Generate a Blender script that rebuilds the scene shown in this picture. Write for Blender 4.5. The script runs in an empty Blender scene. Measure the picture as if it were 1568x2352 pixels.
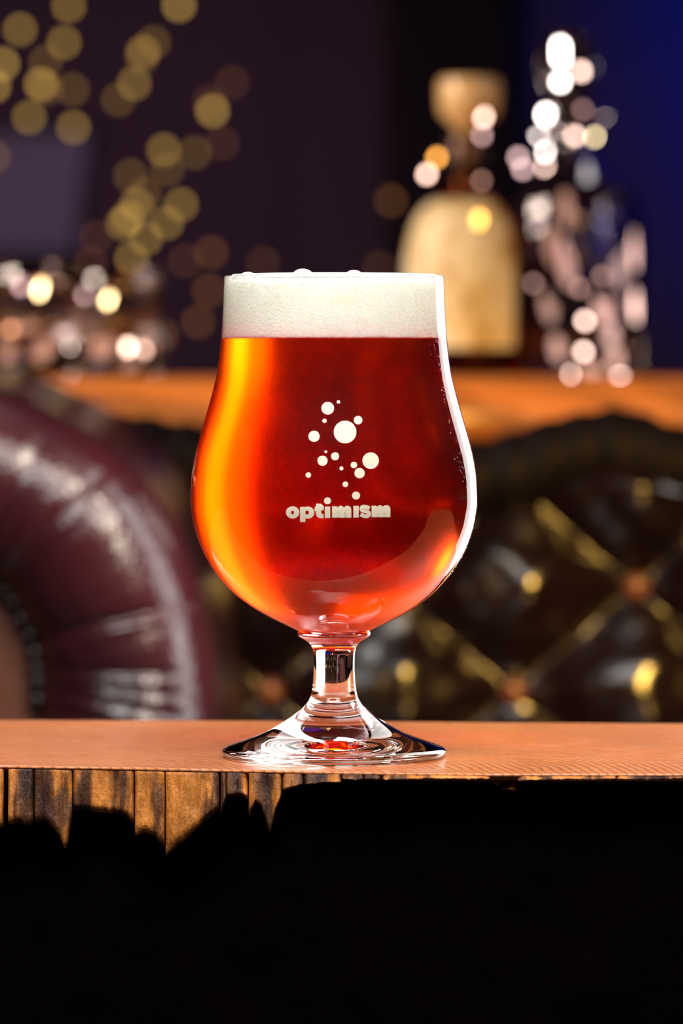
import bpy, bmesh, math, random
from mathutils import Vector, Matrix
from mathutils import noise as mnoise

S = bpy.context.scene
COL = S.collection
R = math.radians

# ------------------------------------------------------------------ camera
D = 1.50            # camera to glass axis
F = 10185.0         # focal length in pixels of the 1568x2352 frame
CX, CY, HOR = 784.0, 1176.0, 860.0
H = (1741 - HOR) / (F / D)          # eye height above the bar top
CAMX = 17 / (F / D)
PITCH = math.atan((CY - HOR) / F)
cd = bpy.data.cameras.new('camera')
cam = bpy.data.objects.new('camera', cd); COL.objects.link(cam)
cam.location = (CAMX, -D, H)
cam.rotation_euler = (math.pi / 2 - PITCH, 0, 0)
cd.sensor_fit = 'VERTICAL'; cd.sensor_height = 36; cd.sensor_width = 24
cd.lens = F / 2352 * 36
cd.clip_start = 0.05; cd.clip_end = 50
cd.dof.use_dof = True
cd.dof.focus_distance = 1.475
cd.dof.aperture_fstop = 10.8
S.camera = cam

# ------------------------------------------------------------------ view, world, lights
S.view_settings.view_transform = 'Standard'
S.view_settings.look = 'None'
S.view_settings.gamma = 1.0
S.view_settings.exposure = 0.0
S.view_settings.use_curve_mapping = False
S.cycles.use_adaptive_sampling = False
S.cycles.max_bounces = 20
S.cycles.transmission_bounces = 18
S.cycles.glossy_bounces = 8
S.cycles.diffuse_bounces = 8
S.cycles.volume_bounces = 3
S.cycles.blur_glossy = 0.0
S.cycles.sample_clamp_indirect = 40.0
S.cycles.sample_clamp_direct = 0.0

w = bpy.data.worlds.new('world'); S.world = w; w.use_nodes = True
w.node_tree.nodes['Background'].inputs[0].default_value = (0.55, 0.4, 0.75, 1)
w.node_tree.nodes['Background'].inputs[1].default_value = 0.006


def area(name, loc, target, sx, sy, radiance, color=(1, 1, 1), spread=180, disk=False):
    l = bpy.data.lights.new(name, 'AREA')
    l.shape = 'ELLIPSE' if disk else 'RECTANGLE'
    l.size = sx; l.size_y = sy
    A = sx * sy * (math.pi / 4 if disk else 1)
    l.energy = radiance * math.pi * A
    l.color = color; l.spread = R(spread)
    o = bpy.data.objects.new(name, l); COL.objects.link(o)
    o.location = loc
    o.rotation_euler = (Vector(target) - Vector(loc)).to_track_quat('-Z', 'Y').to_euler()
    return o


def spot(name, loc, target, energy, color, angle, blend=1.0, radius=0.05):
    l = bpy.data.lights.new(name, 'SPOT')
    l.energy = energy; l.color = color; l.spot_size = R(angle); l.spot_blend = blend
    l.shadow_soft_size = radius
    o = bpy.data.objects.new(name, l); COL.objects.link(o)
    o.location = loc
    o.rotation_euler = (Vector(target) - Vector(loc)).to_track_quat('-Z', 'Y').to_euler()
    return o


# key: big softbox behind the glass on the right
area('key_softbox', (0.425, 0.654, 0.20), (0, 0, 0.10), 0.44, 1.10, 4.0, (1.0, 0.97, 0.95))
# its hot inner strip
area('key_core', (0.419, 0.64, 0.20), (0, 0, 0.10), 0.17, 0.98, 10.5, (1.0, 0.97, 0.95))
# added softbox, unseen, behind left, to whiten the glass foot
area('top_fill', (-0.25, 0.75, 0.64), (0, 0, 0.02), 0.5, 0.34, 2.4, (0.97, 0.97, 1.0))
# added warm strip light, unseen, for the sofa arm's highlight
area('arm_strip', (0.50, -0.06, 0.70), (-0.22, 0.75, 0.0), 0.20, 0.50, 4.2, (1.0, 0.88, 0.74), spread=45)
# added kicker, unseen, brightening the right half of the bar top
area('table_kicker', (0.55, 0.18, 0.50), (0.22, 0.02, 0.0), 0.25, 0.25, 3.0, (1.0, 0.96, 0.93), spread=60)
# overhead softbox in front
area('front_fill', (-0.05, -0.75, 1.25), (0, 0, 0.08), 1.6, 0.6, 3.6, (1.0, 0.98, 0.96), spread=60)
# added light, unseen, for the things on the console and their glints
CONSOLE_FILL = Vector((-1.0, 1.35, 0.68))
area('console_fill', CONSOLE_FILL, (0.1, 1.85, 0.2), 0.34, 0.34, 62.0, (1.0, 0.84, 0.70), disk=True)
CONSOLE_FILL_R = Vector((0.85, 1.25, 0.62))
area('console_fill_right', CONSOLE_FILL_R, (0.2, 1.9, 0.22), 0.18, 0.18, 24.0, (1.0, 0.90, 0.84), disk=True)  # second added light, unseen, feeding the decanter glints
# added warm light, unseen, for gold highlights on the sofa back
area('sofa_fill', (0.52, -0.10, 0.50), (0.18, 1.22, -0.06), 0.26, 0.50, 6.5, (1.0, 0.56, 0.10), disk=True, spread=32)
# blue gelled spot on the far wall, dim mauve wash on its left half
spot('blue_spot', (1.9, 4.6, 1.2), (1.45, 7.2, 0.9), 560, (0.006, 0.045, 1.0), 46)
spot('mauve_wash', (-0.9, 4.2, 1.5), (-0.40, 7.2, 0.05), 115, (0.76, 0.32, 0.54), 48)


# ------------------------------------------------------------------ helpers
_f = Vector((0, math.cos(PITCH), -math.sin(PITCH)))
_u = Vector((0, math.sin(PITCH), math.cos(PITCH)))
_r = Vector((1, 0, 0))
CAM = Vector(cam.location)


def ray(px, py):
    return _f + _r * ((px - CX) / F) + _u * ((CY - py) / F)


def P(px, py, d):
    """world point seen at pixel (px,py), d metres from the camera along +y"""
    v = ray(px, py)
    return CAM + v * (d / v.y)


def link(name, me, mat=None, parent=None, smooth=True):
    o = bpy.data.objects.new(name, me); COL.objects.link(o)
    if mat is not None:
        me.materials.append(mat)
    if smooth:
        for p in me.polygons:
            p.use_smooth = True
    if parent is not None:
        o.parent = parent
    return o


def mesh(name, verts, faces, mat=None, parent=None, smooth=True, fix=False):
    me = bpy.data.meshes.new(name)
    me.from_pydata([tuple(v) for v in verts], [], faces)
    if fix:
        bm = bmesh.new(); bm.from_mesh(me)
        bmesh.ops.recalc_face_normals(bm, faces=bm.faces)
        bm.to_mesh(me); bm.free()
    me.update()
    return link(name, me, mat, parent, smooth)


def frombm(name, bm, mat=None, parent=None, smooth=True):
    me = bpy.data.meshes.new(name)
    bmesh.ops.recalc_face_normals(bm, faces=bm.faces)
    bm.to_mesh(me); bm.free()
    return link(name, me, mat, parent, smooth)


def thing(name, label, cat, loc, group=None):
    o = bpy.data.objects.new(name, None); COL.objects.link(o)
    o.location = loc; o.empty_display_size = 0.02
    o['label'] = label; o['category'] = cat
    if group:
        o['group'] = group
    return o


def adopt(child, root):
    """parent an object built in world space, keep its place"""
    child.parent = root
    child.matrix_parent_inverse = Matrix.Translation(-Vector(root.location))
    return child


def pchip(pts):
    """monotone cubic through (x,y), x ascending -> function"""
    xs = [p[0] for p in pts]; ys = [p[1] for p in pts]; n = len(xs)
    h = [xs[i + 1] - xs[i] for i in range(n - 1)]
    de = [(ys[i + 1] - ys[i]) / h[i] for i in range(n - 1)]
    m = [de[0]] + [0] * (n - 2) + [de[-1]]
    for i in range(1, n - 1):
        if de[i - 1] * de[i] > 0:
            w1 = 2 * h[i] + h[i - 1]; w2 = h[i] + 2 * h[i - 1]
            m[i] = (w1 + w2) / (w1 / de[i - 1] + w2 / de[i])

    def fn(x):
        x = min(max(x, xs[0]), xs[-1])
        i = 0
        while i < n - 2 and x > xs[i + 1]:
            i += 1
        t = (x - xs[i]) / h[i]
        return ((2 * t**3 - 3 * t**2 + 1) * ys[i] + (t**3 - 2 * t**2 + t) * h[i] * m[i]
                + (-2 * t**3 + 3 * t**2) * ys[i + 1] + (t**3 - t**2) * h[i] * m[i + 1])
    return fn


def lathe(prof, seg=96, a0=0.0, a1=2 * math.pi, cx=0.0, cy=0.0, wob=None):
    """prof: list of (r,z).  Counter-clockwise outward normals if the profile runs upwards on the outside."""
    full = abs(a1 - a0 - 2 * math.pi) < 1e-6
    na = seg if full else seg + 1
    V, Fc, rows = [], [], []
    for (r, z) in prof:
        if r < 1e-7:
            V.append((cx, cy, z)); rows.append([len(V) - 1] * na)
        else:
            row = []
            for k in range(na):
                a = a0 + (a1 - a0) * k / seg
                rr = r * (wob(a, z) if wob else 1)
                V.append((cx + rr * math.cos(a), cy + rr * math.sin(a), z)); row.append(len(V) - 1)
            rows.append(row)
    for i in range(len(rows) - 1):
        A, B = rows[i], rows[i + 1]
        for k in range(seg):
            k2 = (k + 1) % na if full else k + 1
            q = [A[k], A[k2], B[k2], B[k]]
            q2 = [v for j, v in enumerate(q) if v not in q[:j]]
            if len(q2) >= 3:
                Fc.append(q2)
    return V, Fc


# ------------------------------------------------------------------ materials
def mat(name):
    m = bpy.data.materials.new(name); m.use_nodes = True
    nt = m.node_tree
    return m, nt, nt.nodes['Principled BSDF']


def simple(name, col, rough=0.5, metal=0.0, spec=0.5, coat=0.0, emit=None, strength=0.0, trans=0.0, ior=1.5, bump=None):
    m, nt, b = mat(name)
    b.inputs['Base Color'].default_value = (*col, 1)
    b.inputs['Roughness'].default_value = rough
    b.inputs['Metallic'].default_value = metal
    b.inputs['Specular IOR Level'].default_value = spec
    b.inputs['Coat Weight'].default_value = coat
    b.inputs['Coat Roughness'].default_value = 0.05
    b.inputs['Transmission Weight'].default_value = trans
    b.inputs['IOR'].default_value = ior
    if emit:
        b.inputs['Emission Color'].default_value = (*emit, 1)
        b.inputs['Emission Strength'].default_value = strength
    if bump:
        sc, dist = bump
        tc = nt.nodes.new('ShaderNodeTexCoord')
        n = nt.nodes.new('ShaderNodeTexNoise'); n.inputs['Scale'].default_value = sc
        n.inputs['Detail'].default_value = 4
        bp = nt.nodes.new('ShaderNodeBump'); bp.inputs['Distance'].default_value = dist
        bp.inputs['Strength'].default_value = 1.0
        nt.links.new(tc.outputs['Object'], n.inputs['Vector'])
        nt.links.new(n.outputs[0], bp.inputs['Height'])
        nt.links.new(bp.outputs[0], b.inputs['Normal'])
    return m


def glass_mat(name, ior=1.5, col=(1, 1, 1), rough=0.0):
    m = bpy.data.materials.new(name); m.use_nodes = True
    nt = m.node_tree
    for n in list(nt.nodes):
        if n.type != 'OUTPUT_MATERIAL':
            nt.nodes.remove(n)
    out = [n for n in nt.nodes if n.type == 'OUTPUT_MATERIAL'][0]
    g = nt.nodes.new('ShaderNodeBsdfGlass')
    g.inputs['IOR'].default_value = ior
    g.inputs['Color'].default_value = (*col, 1)
    g.inputs['Roughness'].default_value = rough
    nt.links.new(g.outputs[0], out.inputs['Surface'])
    return m, nt, out


def mixn(nt, fac, a, b, mode='MIX'):
    n = nt.nodes.new('ShaderNodeMix'); n.data_type = 'RGBA'; n.blend_type = mode
    if isinstance(fac, (int, float)):
        n.inputs[0].default_value = fac
    else:
        nt.links.new(fac, n.inputs[0])
    for v, i in ((a, 6), (b, 7)):
        if isinstance(v, tuple):
            n.inputs[i].default_value = (*v, 1)
        else:
            nt.links.new(v, n.inputs[i])
    return n.outputs[2]


def noise_n(nt, vec, scale, detail=4, rough=0.55, dist=0.0):
    n = nt.nodes.new('ShaderNodeTexNoise')
    n.inputs['Scale'].default_value = scale; n.inputs['Detail'].default_value = detail
    n.inputs['Roughness'].default_value = rough; n.inputs['Distortion'].default_value = dist
    nt.links.new(vec, n.inputs['Vector'])
    return n.outputs[0]


def ramp(nt, fac, stops):
    n = nt.nodes.new('ShaderNodeValToRGB')
    els = n.color_ramp.elements
    while len(els) < len(stops):
        els.new(0.5)
    for e, (p, c) in zip(els, stops):
        e.position = p; e.color = (*c, 1) if len(c) == 3 else c
    nt.links.new(fac, n.inputs[0])
    return n.outputs[0]


def mapping(nt, scale=(1, 1, 1), loc=(0, 0, 0), rot=(0, 0, 0)):
    tc = nt.nodes.new('ShaderNodeTexCoord')
    mp = nt.nodes.new('ShaderNodeMapping')
    mp.inputs['Scale'].default_value = scale; mp.inputs['Location'].default_value = loc
    mp.inputs['Rotation'].default_value = rot
    nt.links.new(tc.outputs['Object'], mp.inputs['Vector'])
    return mp.outputs[0]


def bump_to(nt, b, height, dist, strength=1.0):
    bp = nt.nodes.new('ShaderNodeBump'); bp.inputs['Distance'].default_value = dist
    bp.inputs['Strength'].default_value = strength
    nt.links.new(height, bp.inputs['Height']); nt.links.new(bp.outputs[0], b.inputs['Normal'])


def make_top_wood(name, base, dark, rings=420.0, center=(-0.10, 0.32, 0), rough=0.33):
    m, nt, b = mat(name)
    v = mapping(nt, (1, 1, 0.2), (-center[0], -center[1], 0))
    nz = noise_n(nt, v, 9, 3)
    wv = nt.nodes.new('ShaderNodeTexWave'); wv.wave_type = 'RINGS'; wv.rings_direction = 'Z'
    wv.wave_profile = 'SAW'
    wv.inputs['Scale'].default_value = rings / 6.28; wv.inputs['Distortion'].default_value = 13.0
    wv.inputs['Detail'].default_value = 2; wv.inputs['Detail Scale'].default_value = 0.16
    nt.links.new(v, wv.inputs['Vector'])
    ringc = ramp(nt, wv.outputs['Fac'], [(0.0, tuple(1.15 * c for c in base)), (0.45, base), (0.88, dark), (0.97, tuple(0.7 * c for c in base)), (1.0, base)])
    v2 = mapping(nt, (6, 40, 6), rot=(0, 0, R(-12)))
    fine = noise_n(nt, v2, 14, 5, 0.65)
    c2 = mixn(nt, 0.22, ringc, ramp(nt, fine, [(0.3, tuple(0.55 * c for c in base)), (0.7, tuple(min(1, 1.35 * c) for c in base))]))
    big = ramp(nt, nz, [(0.35, (0.70, 0.62, 0.55)), (0.65, (1.12, 1.08, 1.05))])
    c3 = mixn(nt, 0.6, c2, mixn(nt, 1.0, c2, big, 'MULTIPLY'))
    # pale scuffs in the varnish, partly painted-in sheen
    v3 = mapping(nt, (9, 60, 9), rot=(0, 0, R(24)))
    sc = ramp(nt, noise_n(nt, v3, 7, 6, 0.7, 0.6), [(0.54, (0, 0, 0)), (0.68, (1, 1, 1))])
    c4 = mixn(nt, sc, c3, mixn(nt, 0.15, c3, (0.90, 0.74, 0.62)))
    nt.links.new(c4, b.inputs['Base Color'])
    rr = nt.nodes.new('ShaderNodeMapRange')
    rr.inputs['To Min'].default_value = rough - 0.08; rr.inputs['To Max'].default_value = rough + 0.2
    nt.links.new(fine, rr.inputs['Value'])
    nt.links.new(rr.outputs[0], b.inputs['Roughness'])
    b.inputs['Specular IOR Level'].default_value = 0.45
    b.inputs['Coat Weight'].default_value = 0.25; b.inputs['Coat Roughness'].default_value = 0.12
    hn = nt.nodes.new('ShaderNodeMath'); hn.operation = 'ADD'
    nt.links.new(fine, hn.inputs[0]); nt.links.new(wv.outputs['Fac'], hn.inputs[1])
    bump_to(nt, b, hn.outputs[0], 0.00022, 1.0)
    return m


def make_split_wood(name):
    """raw split edge: amber wood with dark bark bands running down it"""
    m, nt, b = mat(name)
    v = mapping(nt, (1, 0.4, 0.12))
    n1 = noise_n(nt, v, 75, 4, 0.6)
    n2 = noise_n(nt, mapping(nt, (1, 1, 0.35)), 420, 4, 0.7)
    n3 = noise_n(nt, mapping(nt, (1, 1, 0.8)), 38, 3, 0.5)
    col = ramp(nt, n1, [(0.40, (0.03, 0.011, 0.006)), (0.47, (0.11, 0.042, 0.014)), (0.53, (0.50, 0.18, 0.030)), (0.72, (0.66, 0.27, 0.05))])
    col = mixn(nt, 0.5, col, mixn(nt, 1.0, col, ramp(nt, n2, [(0.3, (0.30, 0.25, 0.22)), (0.65, (1.2, 1.15, 1.1))]), 'MULTIPLY'))
    col = mixn(nt, 0.7, col, mixn(nt, 1.0, col, ramp(nt, n3, [(0.38, (0.35, 0.28, 0.25)), (0.58, (1.1, 1.05, 1.0))]), 'MULTIPLY'))
    nt.links.new(col, b.inputs['Base Color'])
    b.inputs['Roughness'].default_value = 0.52
    b.inputs['Specular IOR Level'].default_value = 0.28
    hn = nt.nodes.new('ShaderNodeMath'); hn.operation = 'ADD'
    nt.links.new(n1, hn.inputs[0]); nt.links.new(n2, hn.inputs[1])
    bump_to(nt, b, hn.outputs[0], 0.0012)
    return m


def make_leather(name, col, dark, rough, grain=0.5):
    m, nt, b = mat(name)
    n1 = noise_n(nt, mapping(nt), 9, 4)
    c = ramp(nt, n1, [(0.35, dark), (0.65, col)])
    nt.links.new(c, b.inputs['Base Color'])
    b.inputs['Roughness'].default_value = rough
    b.inputs['Specular IOR Level'].default_value = 0.6
    vo = nt.nodes.new('ShaderNodeTexVoronoi'); vo.inputs['Scale'].default_value = 330
    tc = nt.nodes.new('ShaderNodeTexCoord'); nt.links.new(tc.outputs['Object'], vo.inputs['Vector'])
    bump_to(nt, b, vo.outputs['Distance'], 0.0006, grain)
    return m


M_top = make_top_wood('varnished_wood', (0.52, 0.165, 0.044), (0.18, 0.042, 0.009), rings=640, center=(-0.20, -0.10, 0), rough=0.24)
M_split = make_split_wood('split_wood')
M_black = simple('black_wood', (0.0018, 0.0009, 0.0014), 0.9, spec=0.0, bump=(70, 0.002))
M_console = make_top_wood('console_wood', (0.62, 0.200, 0.040), (0.22, 0.07, 0.02), rings=120, rough=0.35)
M_leather = make_leather('oxblood_leather', (0.050, 0.008, 0.011), (0.022, 0.005, 0.008), 0.22)
M_leather2 = make_leather('dark_leather', (0.006, 0.0025, 0.0045), (0.004, 0.002, 0.0035), 0.20, 0.12)
M_panel = simple('brown_leather', (0.085, 0.026, 0.012), 0.45, bump=(200, 0.0006))
M_nail = simple('antique_nail', (0.045, 0.035, 0.035), 0.4, metal=0.8)
M_button = simple('leather_button', (0.10, 0.030, 0.020), 0.30)
M_brass = simple('brass', (0.72, 0.46, 0.14), 0.25, metal=1.0)
M_wall = simple('wall_paint', (0.060, 0.045, 0.060), 0.85, bump=(60, 0.001))
M_floor = simple('floor_boards', (0.05, 0.028, 0.018), 0.5, bump=(20, 0.001))
M_post = simple('dark_post', (0.0022, 0.0015, 0.003), 0.8, bump=(30, 0.001))
M_cloth = simple('grey_cloth', (0.24, 0.29, 0.36), 0.9, bump=(150, 0.001))
M_cord = simple('cord', (0.012, 0.014, 0.010), 0.6)
M_cap = simple('stopper_wood', (0.85, 0.52, 0.22), 0.35, coat=0.3)
M_metal = simple('foil', (0.80, 0.66, 0.62), 0.22, metal=1.0)
M_print = simple('cream_print', (0.68, 0.585, 0.445), 0.45)
M_foam_tint = simple('foam_bubble_film', (0.90, 0.89, 0.74), 0.35)

M_glass, _, _ = glass_mat('clear_glass', 1.50)
M_cut, _, _ = glass_mat('crystal_glass', 1.54, (0.97, 0.95, 0.96))
M_amber, _, _ = glass_mat('amber_glass', 1.48, (0.90, 0.34, 0.12))
M_bubble, _, _ = glass_mat('soap_film', 1.12)

# beer: the interface is seen from inside the glass wall, so its index is beer over glass
M_beer, nt, out = glass_mat('beer', 1.345 / 1.50, rough=0.42)
va = nt.nodes.new('ShaderNodeVolumeAbsorption')
ABS = (0.5, 44.0, 140.0)
top = max(ABS)
va.inputs['Density'].default_value = top
va.inputs['Color'].default_value = (1 - ABS[0] / top, 1 - ABS[1] / top, 1 - ABS[2] / top, 1)
vs = nt.nodes.new('ShaderNodeVolumeScatter')
vs.inputs['Density'].default_value = 1.3; vs.inputs['Color'].default_value = (1, 0.05, 0.06, 1); vs.inputs['Anisotropy'].default_value = 0.7
av = nt.nodes.new('ShaderNodeAddShader')
nt.links.new(va.outputs[0], av.inputs[0]); nt.links.new(vs.outputs[0], av.inputs[1])
nt.links.new(av.outputs[0], out.inputs['Volume'])

# foam
M_foam, nt, b = mat('foam')
b.inputs['Base Color'].default_value = (0.90, 0.90, 0.80, 1)
b.inputs['Roughness'].default_value = 0.6
b.inputs['Subsurface Weight'].default_value = 0.45
b.inputs['Subsurface Radius'].default_value = (1.0, 1.0, 0.9)
b.inputs['Subsurface Scale'].default_value = 0.012
vo = nt.nodes.new('ShaderNodeTexVoronoi'); vo.inputs['Scale'].default_value = 1250
vo2 = nt.nodes.new('ShaderNodeTexVoronoi'); vo2.inputs['Scale'].default_value = 420
tc = nt.nodes.new('ShaderNodeTexCoord')
for q in (vo, vo2):
    nt.links.new(tc.outputs['Object'], q.inputs['Vector'])
ad = nt.nodes.new('ShaderNodeMath'); ad.operation = 'MULTIPLY_ADD'; ad.inputs[1].default_value = 0.6
nt.links.new(vo2.outputs['Distance'], ad.inputs[0]); nt.links.new(vo.outputs['Distance'], ad.inputs[2])
inv = nt.nodes.new('ShaderNodeMath'); inv.operation = 'SUBTRACT'; inv.inputs[0].default_value = 1.0
nt.links.new(ad.outputs[0], inv.inputs[1])
bump_to(nt, b, inv.outputs[0], 0.0006, 0.6)
fc = ramp(nt, ad.outputs[0], [(0.15, (0.99, 0.99, 0.94)), (1.0, (0.94, 0.95, 0.83))])
nt.links.new(fc, b.inputs['Base Color'])


def glint_mirror_mat(name, col):  # tinted mirror, its colour sets the strength of an added glint
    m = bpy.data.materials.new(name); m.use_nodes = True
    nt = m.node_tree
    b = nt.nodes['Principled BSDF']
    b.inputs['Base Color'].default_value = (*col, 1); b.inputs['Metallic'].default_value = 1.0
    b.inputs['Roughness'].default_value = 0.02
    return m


# ------------------------------------------------------------------ the room
FLOOR = -0.52


def box(name, x0, x1, y0, y1, z0, z1, m, parent=None, bev=0.0):
    bm = bmesh.new()
    bmesh.ops.create_cube(bm, size=1.0)
    for v in bm.verts:
        v.co = Vector(((x0 + x1) / 2 + v.co.x * (x1 - x0), (y0 + y1) / 2 + v.co.y * (y1 - y0), (z0 + z1) / 2 + v.co.z * (z1 - z0)))
    if bev:
        bmesh.ops.bevel(bm, geom=list(bm.edges), offset=bev, segments=2, affect='EDGES', profile=0.5)
    o = frombm(name, bm, m, None, smooth=False)
    if parent is not None:
        adopt(o, parent)
    return o


o = box('floor', -4, 4, -2.2, 7.4, FLOOR - 0.05, FLOOR, M_floor); o['kind'] = 'structure'
o = box('wall_back', -4, 4, 7.2, 7.4, FLOOR, 2.6, M_wall); o['kind'] = 'structure'
o = box('ceiling', -4, 4, -2.2, 7.4, 2.4, 2.45, M_wall); o['kind'] = 'structure'
# dark timber post standing proud of the wall
pa, pb = P(885, 500, 8.62), P(1185, 500, 8.62)
o = box('trim_1', pa.x, pb.x, 7.10, 7.2, FLOOR, 2.6, M_post, bev=0.01); o['kind'] = 'structure'

# grey cloth hanging on the wall, upper left
a, b_ = P(-140, 300, 8.6), P(205, 585, 8.6)
V, Fc = [], []
n = 40
for i in range(n + 1):
    for j in range(13):
        u, v = i / n, j / 12
        x = a.x + (b_.x - a.x) * (u * (1 - 0.10 * v))
        z = a.z + (b_.z - a.z) * v
        y = 7.16 - 0.012 * math.sin(u * 34 + 0.7 * math.sin(v * 3)) - 0.01 * v
        V.append((x, y, z))
for i in range(n):
    for j in range(12):
        k = i * 13 + j
        Fc.append((k, k + 1, k + 14, k + 13))
hang = thing('wall_hanging', 'grey cloth hanging on the dark back wall at upper left', 'cloth', ((a.x + b_.x) / 2, 7.17, a.z))
o = mesh('cloth', V, Fc, M_cloth); adopt(o, hang)
md = o.modifiers.new('thick', 'SOLIDIFY'); md.thickness = 0.004
V, Fc = lathe([(0, a.x - 0.02), (0.006, a.x - 0.02), (0.006, b_.x + 0.02), (0, b_.x + 0.02)], 12)
o = mesh('rod', [(z, 7.165 + x, a.z + 0.004 + y) for x, y, z in V], Fc, M_cord, fix=True); adopt(o, hang)

# ------------------------------------------------------------------ live-edge bar slab
def lerpf(pts):
    def fn(x):
        if x <= pts[0][0]:
            return pts[0][1]
        for (x0, y0), (x1, y1) in zip(pts, pts[1:]):
            if x <= x1:
                return y0 + (y1 - y0) * (x - x0) / (x1 - x0)
        return pts[-1][1]
    return fn


def depth_at(py):                     # depth of a point of the bar top (z=0) seen at row py
    v = ray(784, py); return -H / v.z * v.y


near_px = lerpf([(-1500, 1741), (0, 1758), (300, 1763), (600, 1769), (784, 1773), (1130, 1777), (1568, 1777), (3000, 1782)])
far_px = lerpf([(-1500, 1650), (0, 1653), (800, 1656), (1568, 1661), (3000, 1664)])


def px_of(x):                         # column of a point on the near edge
    return CX + (x - CAMX) * F / 1.45


def near_y(x):
    wob = 0.0006 * mnoise.noise(Vector((x * 60, 1.3, 0)))
    return depth_at(near_px(px_of(x))) - D + wob


def far_y(x):
    return depth_at(far_px(px_of(x))) - D + 0.002 * mnoise.noise(Vector((x * 25, 4.1, 0)))


slab = thing('live_edge_bar', 'thick live-edge wooden slab with varnished orange top under the beer glass', 'table', (0, 0.05, FLOOR))
XL, XR, NX = -0.62, 0.62, 420
BOT = -0.19
sec = []
V, Fc = [], []
NY = 24
for i in range(NX + 1):
    x = XL + (XR - XL) * i / NX
    yn, yf = near_y(x), far_y(x)
    pts = []
    pts.append((yn + 0.006, -0.0030))
    pts.append((yn + 0.0003, -0.0010))
    pts.append((yn, -0.0004))
    pts.append((yn + 0.0007, 0.0))
    pts.append((yn + 0.0016, 0.0))
    for j in range(1, NY):
        pts.append((yn + (yf - yn) * j / NY, 0.0))
    pts += [(yf - 0.001, 0.0), (yf, -0.002), (yf - 0.001, -0.010), (yf - 0.004, -0.012)]
    sec.append(pts)
m_ = len(sec[0])
for x_i, pts in enumerate(sec):
    x = XL + (XR - XL) * x_i / NX
    V += [(x, p[0], p[1]) for p in pts]
for i in range(NX):
    for j in range(m_ - 1):
        k = i * m_ + j
        Fc.append((k, k + m_, k + m_ + 1, k + 1))
o = mesh('top_surface', V, Fc, M_top); adopt(o, slab)
o['label'] = 'varnished orange top with growth rings'

# dark body under the top, its front near-black and uneven
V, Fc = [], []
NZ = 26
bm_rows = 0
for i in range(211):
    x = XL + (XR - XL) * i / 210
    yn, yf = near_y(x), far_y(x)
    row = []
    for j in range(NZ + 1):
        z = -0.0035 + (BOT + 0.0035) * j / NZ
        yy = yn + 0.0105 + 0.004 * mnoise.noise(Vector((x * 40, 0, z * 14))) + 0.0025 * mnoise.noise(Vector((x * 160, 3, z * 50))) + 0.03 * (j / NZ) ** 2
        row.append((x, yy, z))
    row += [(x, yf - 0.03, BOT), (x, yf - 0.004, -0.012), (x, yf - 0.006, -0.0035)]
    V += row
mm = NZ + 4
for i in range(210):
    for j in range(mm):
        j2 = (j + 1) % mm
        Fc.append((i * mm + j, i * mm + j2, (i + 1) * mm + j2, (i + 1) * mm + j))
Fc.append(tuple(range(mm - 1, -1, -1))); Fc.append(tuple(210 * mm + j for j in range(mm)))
o = mesh('slab_body', V, Fc, M_black, fix=True); adopt(o, slab)
o['label'] = 'near-black body of the slab'
# sturdy legs down to the floor (below the frame)
for sx in (-0.48, 0.48):
    o = box('leg', sx - 0.05, sx + 0.05, 0.0, 0.12, FLOOR, BOT + 0.01, M_black, slab, bev=0.006)

# split pieces along the front edge, contour measured on the edge (columns px, bottom rows)
def crop(u, v):
    return (u / 2, 1640 + v / 2)


pieces = [
    [(-420, 470), (-250, 520), (-90, 500), (-5, 520)],
    [(18, 505), (60, 496), (100, 505), (136, 498)],
    [(140, 500), (200, 496), (240, 540), (288, 625), (305, 560), (318, 470)],
    [(324, 445), (380, 440), (450, 452), (540, 455), (590, 490), (606, 500)],
    [(612, 562), (655, 540), (700, 556), (735, 590), (750, 610)],
    [(756, 655), (790, 622), (870, 556), (940, 490), (1004, 432)],
    [(1012, 470), (1036, 388)],
    [(1040, 384), (1075, 372), (1112, 375), (1136, 395)],
    [(1142, 470), (1175, 400), (1200, 430), (1240, 560), (1262, 450), (1292, 380)],
    [(1298, 350), (1350, 338), (1392, 322)],
    [(1398, 325), (1480, 316), (1566, 312)],
]
right = [
    [(2, 372), (60, 380), (98, 374)],
    [(102, 380), (180, 376)],
    [(188, 378), (300, 376), (420, 370), (560, 374), (676, 372)],
    [(684, 392), (705, 410), (722, 412), (732, 384)],
    [(738, 440), (760, 430), (775, 438), (800, 440)],
    [(804, 386), (900, 380), (1010, 376), (1150, 378), (1250, 374)],
    [(1254, 376), (1380, 378), (1560, 372)],
    [(1566, 386), (1800, 392), (2100, 380)],
]
contours = [[crop(*p) for p in q] for q in pieces] + [[(784 + u / 2, 1600 + v / 2) for u, v in q] for q in right]
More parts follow.
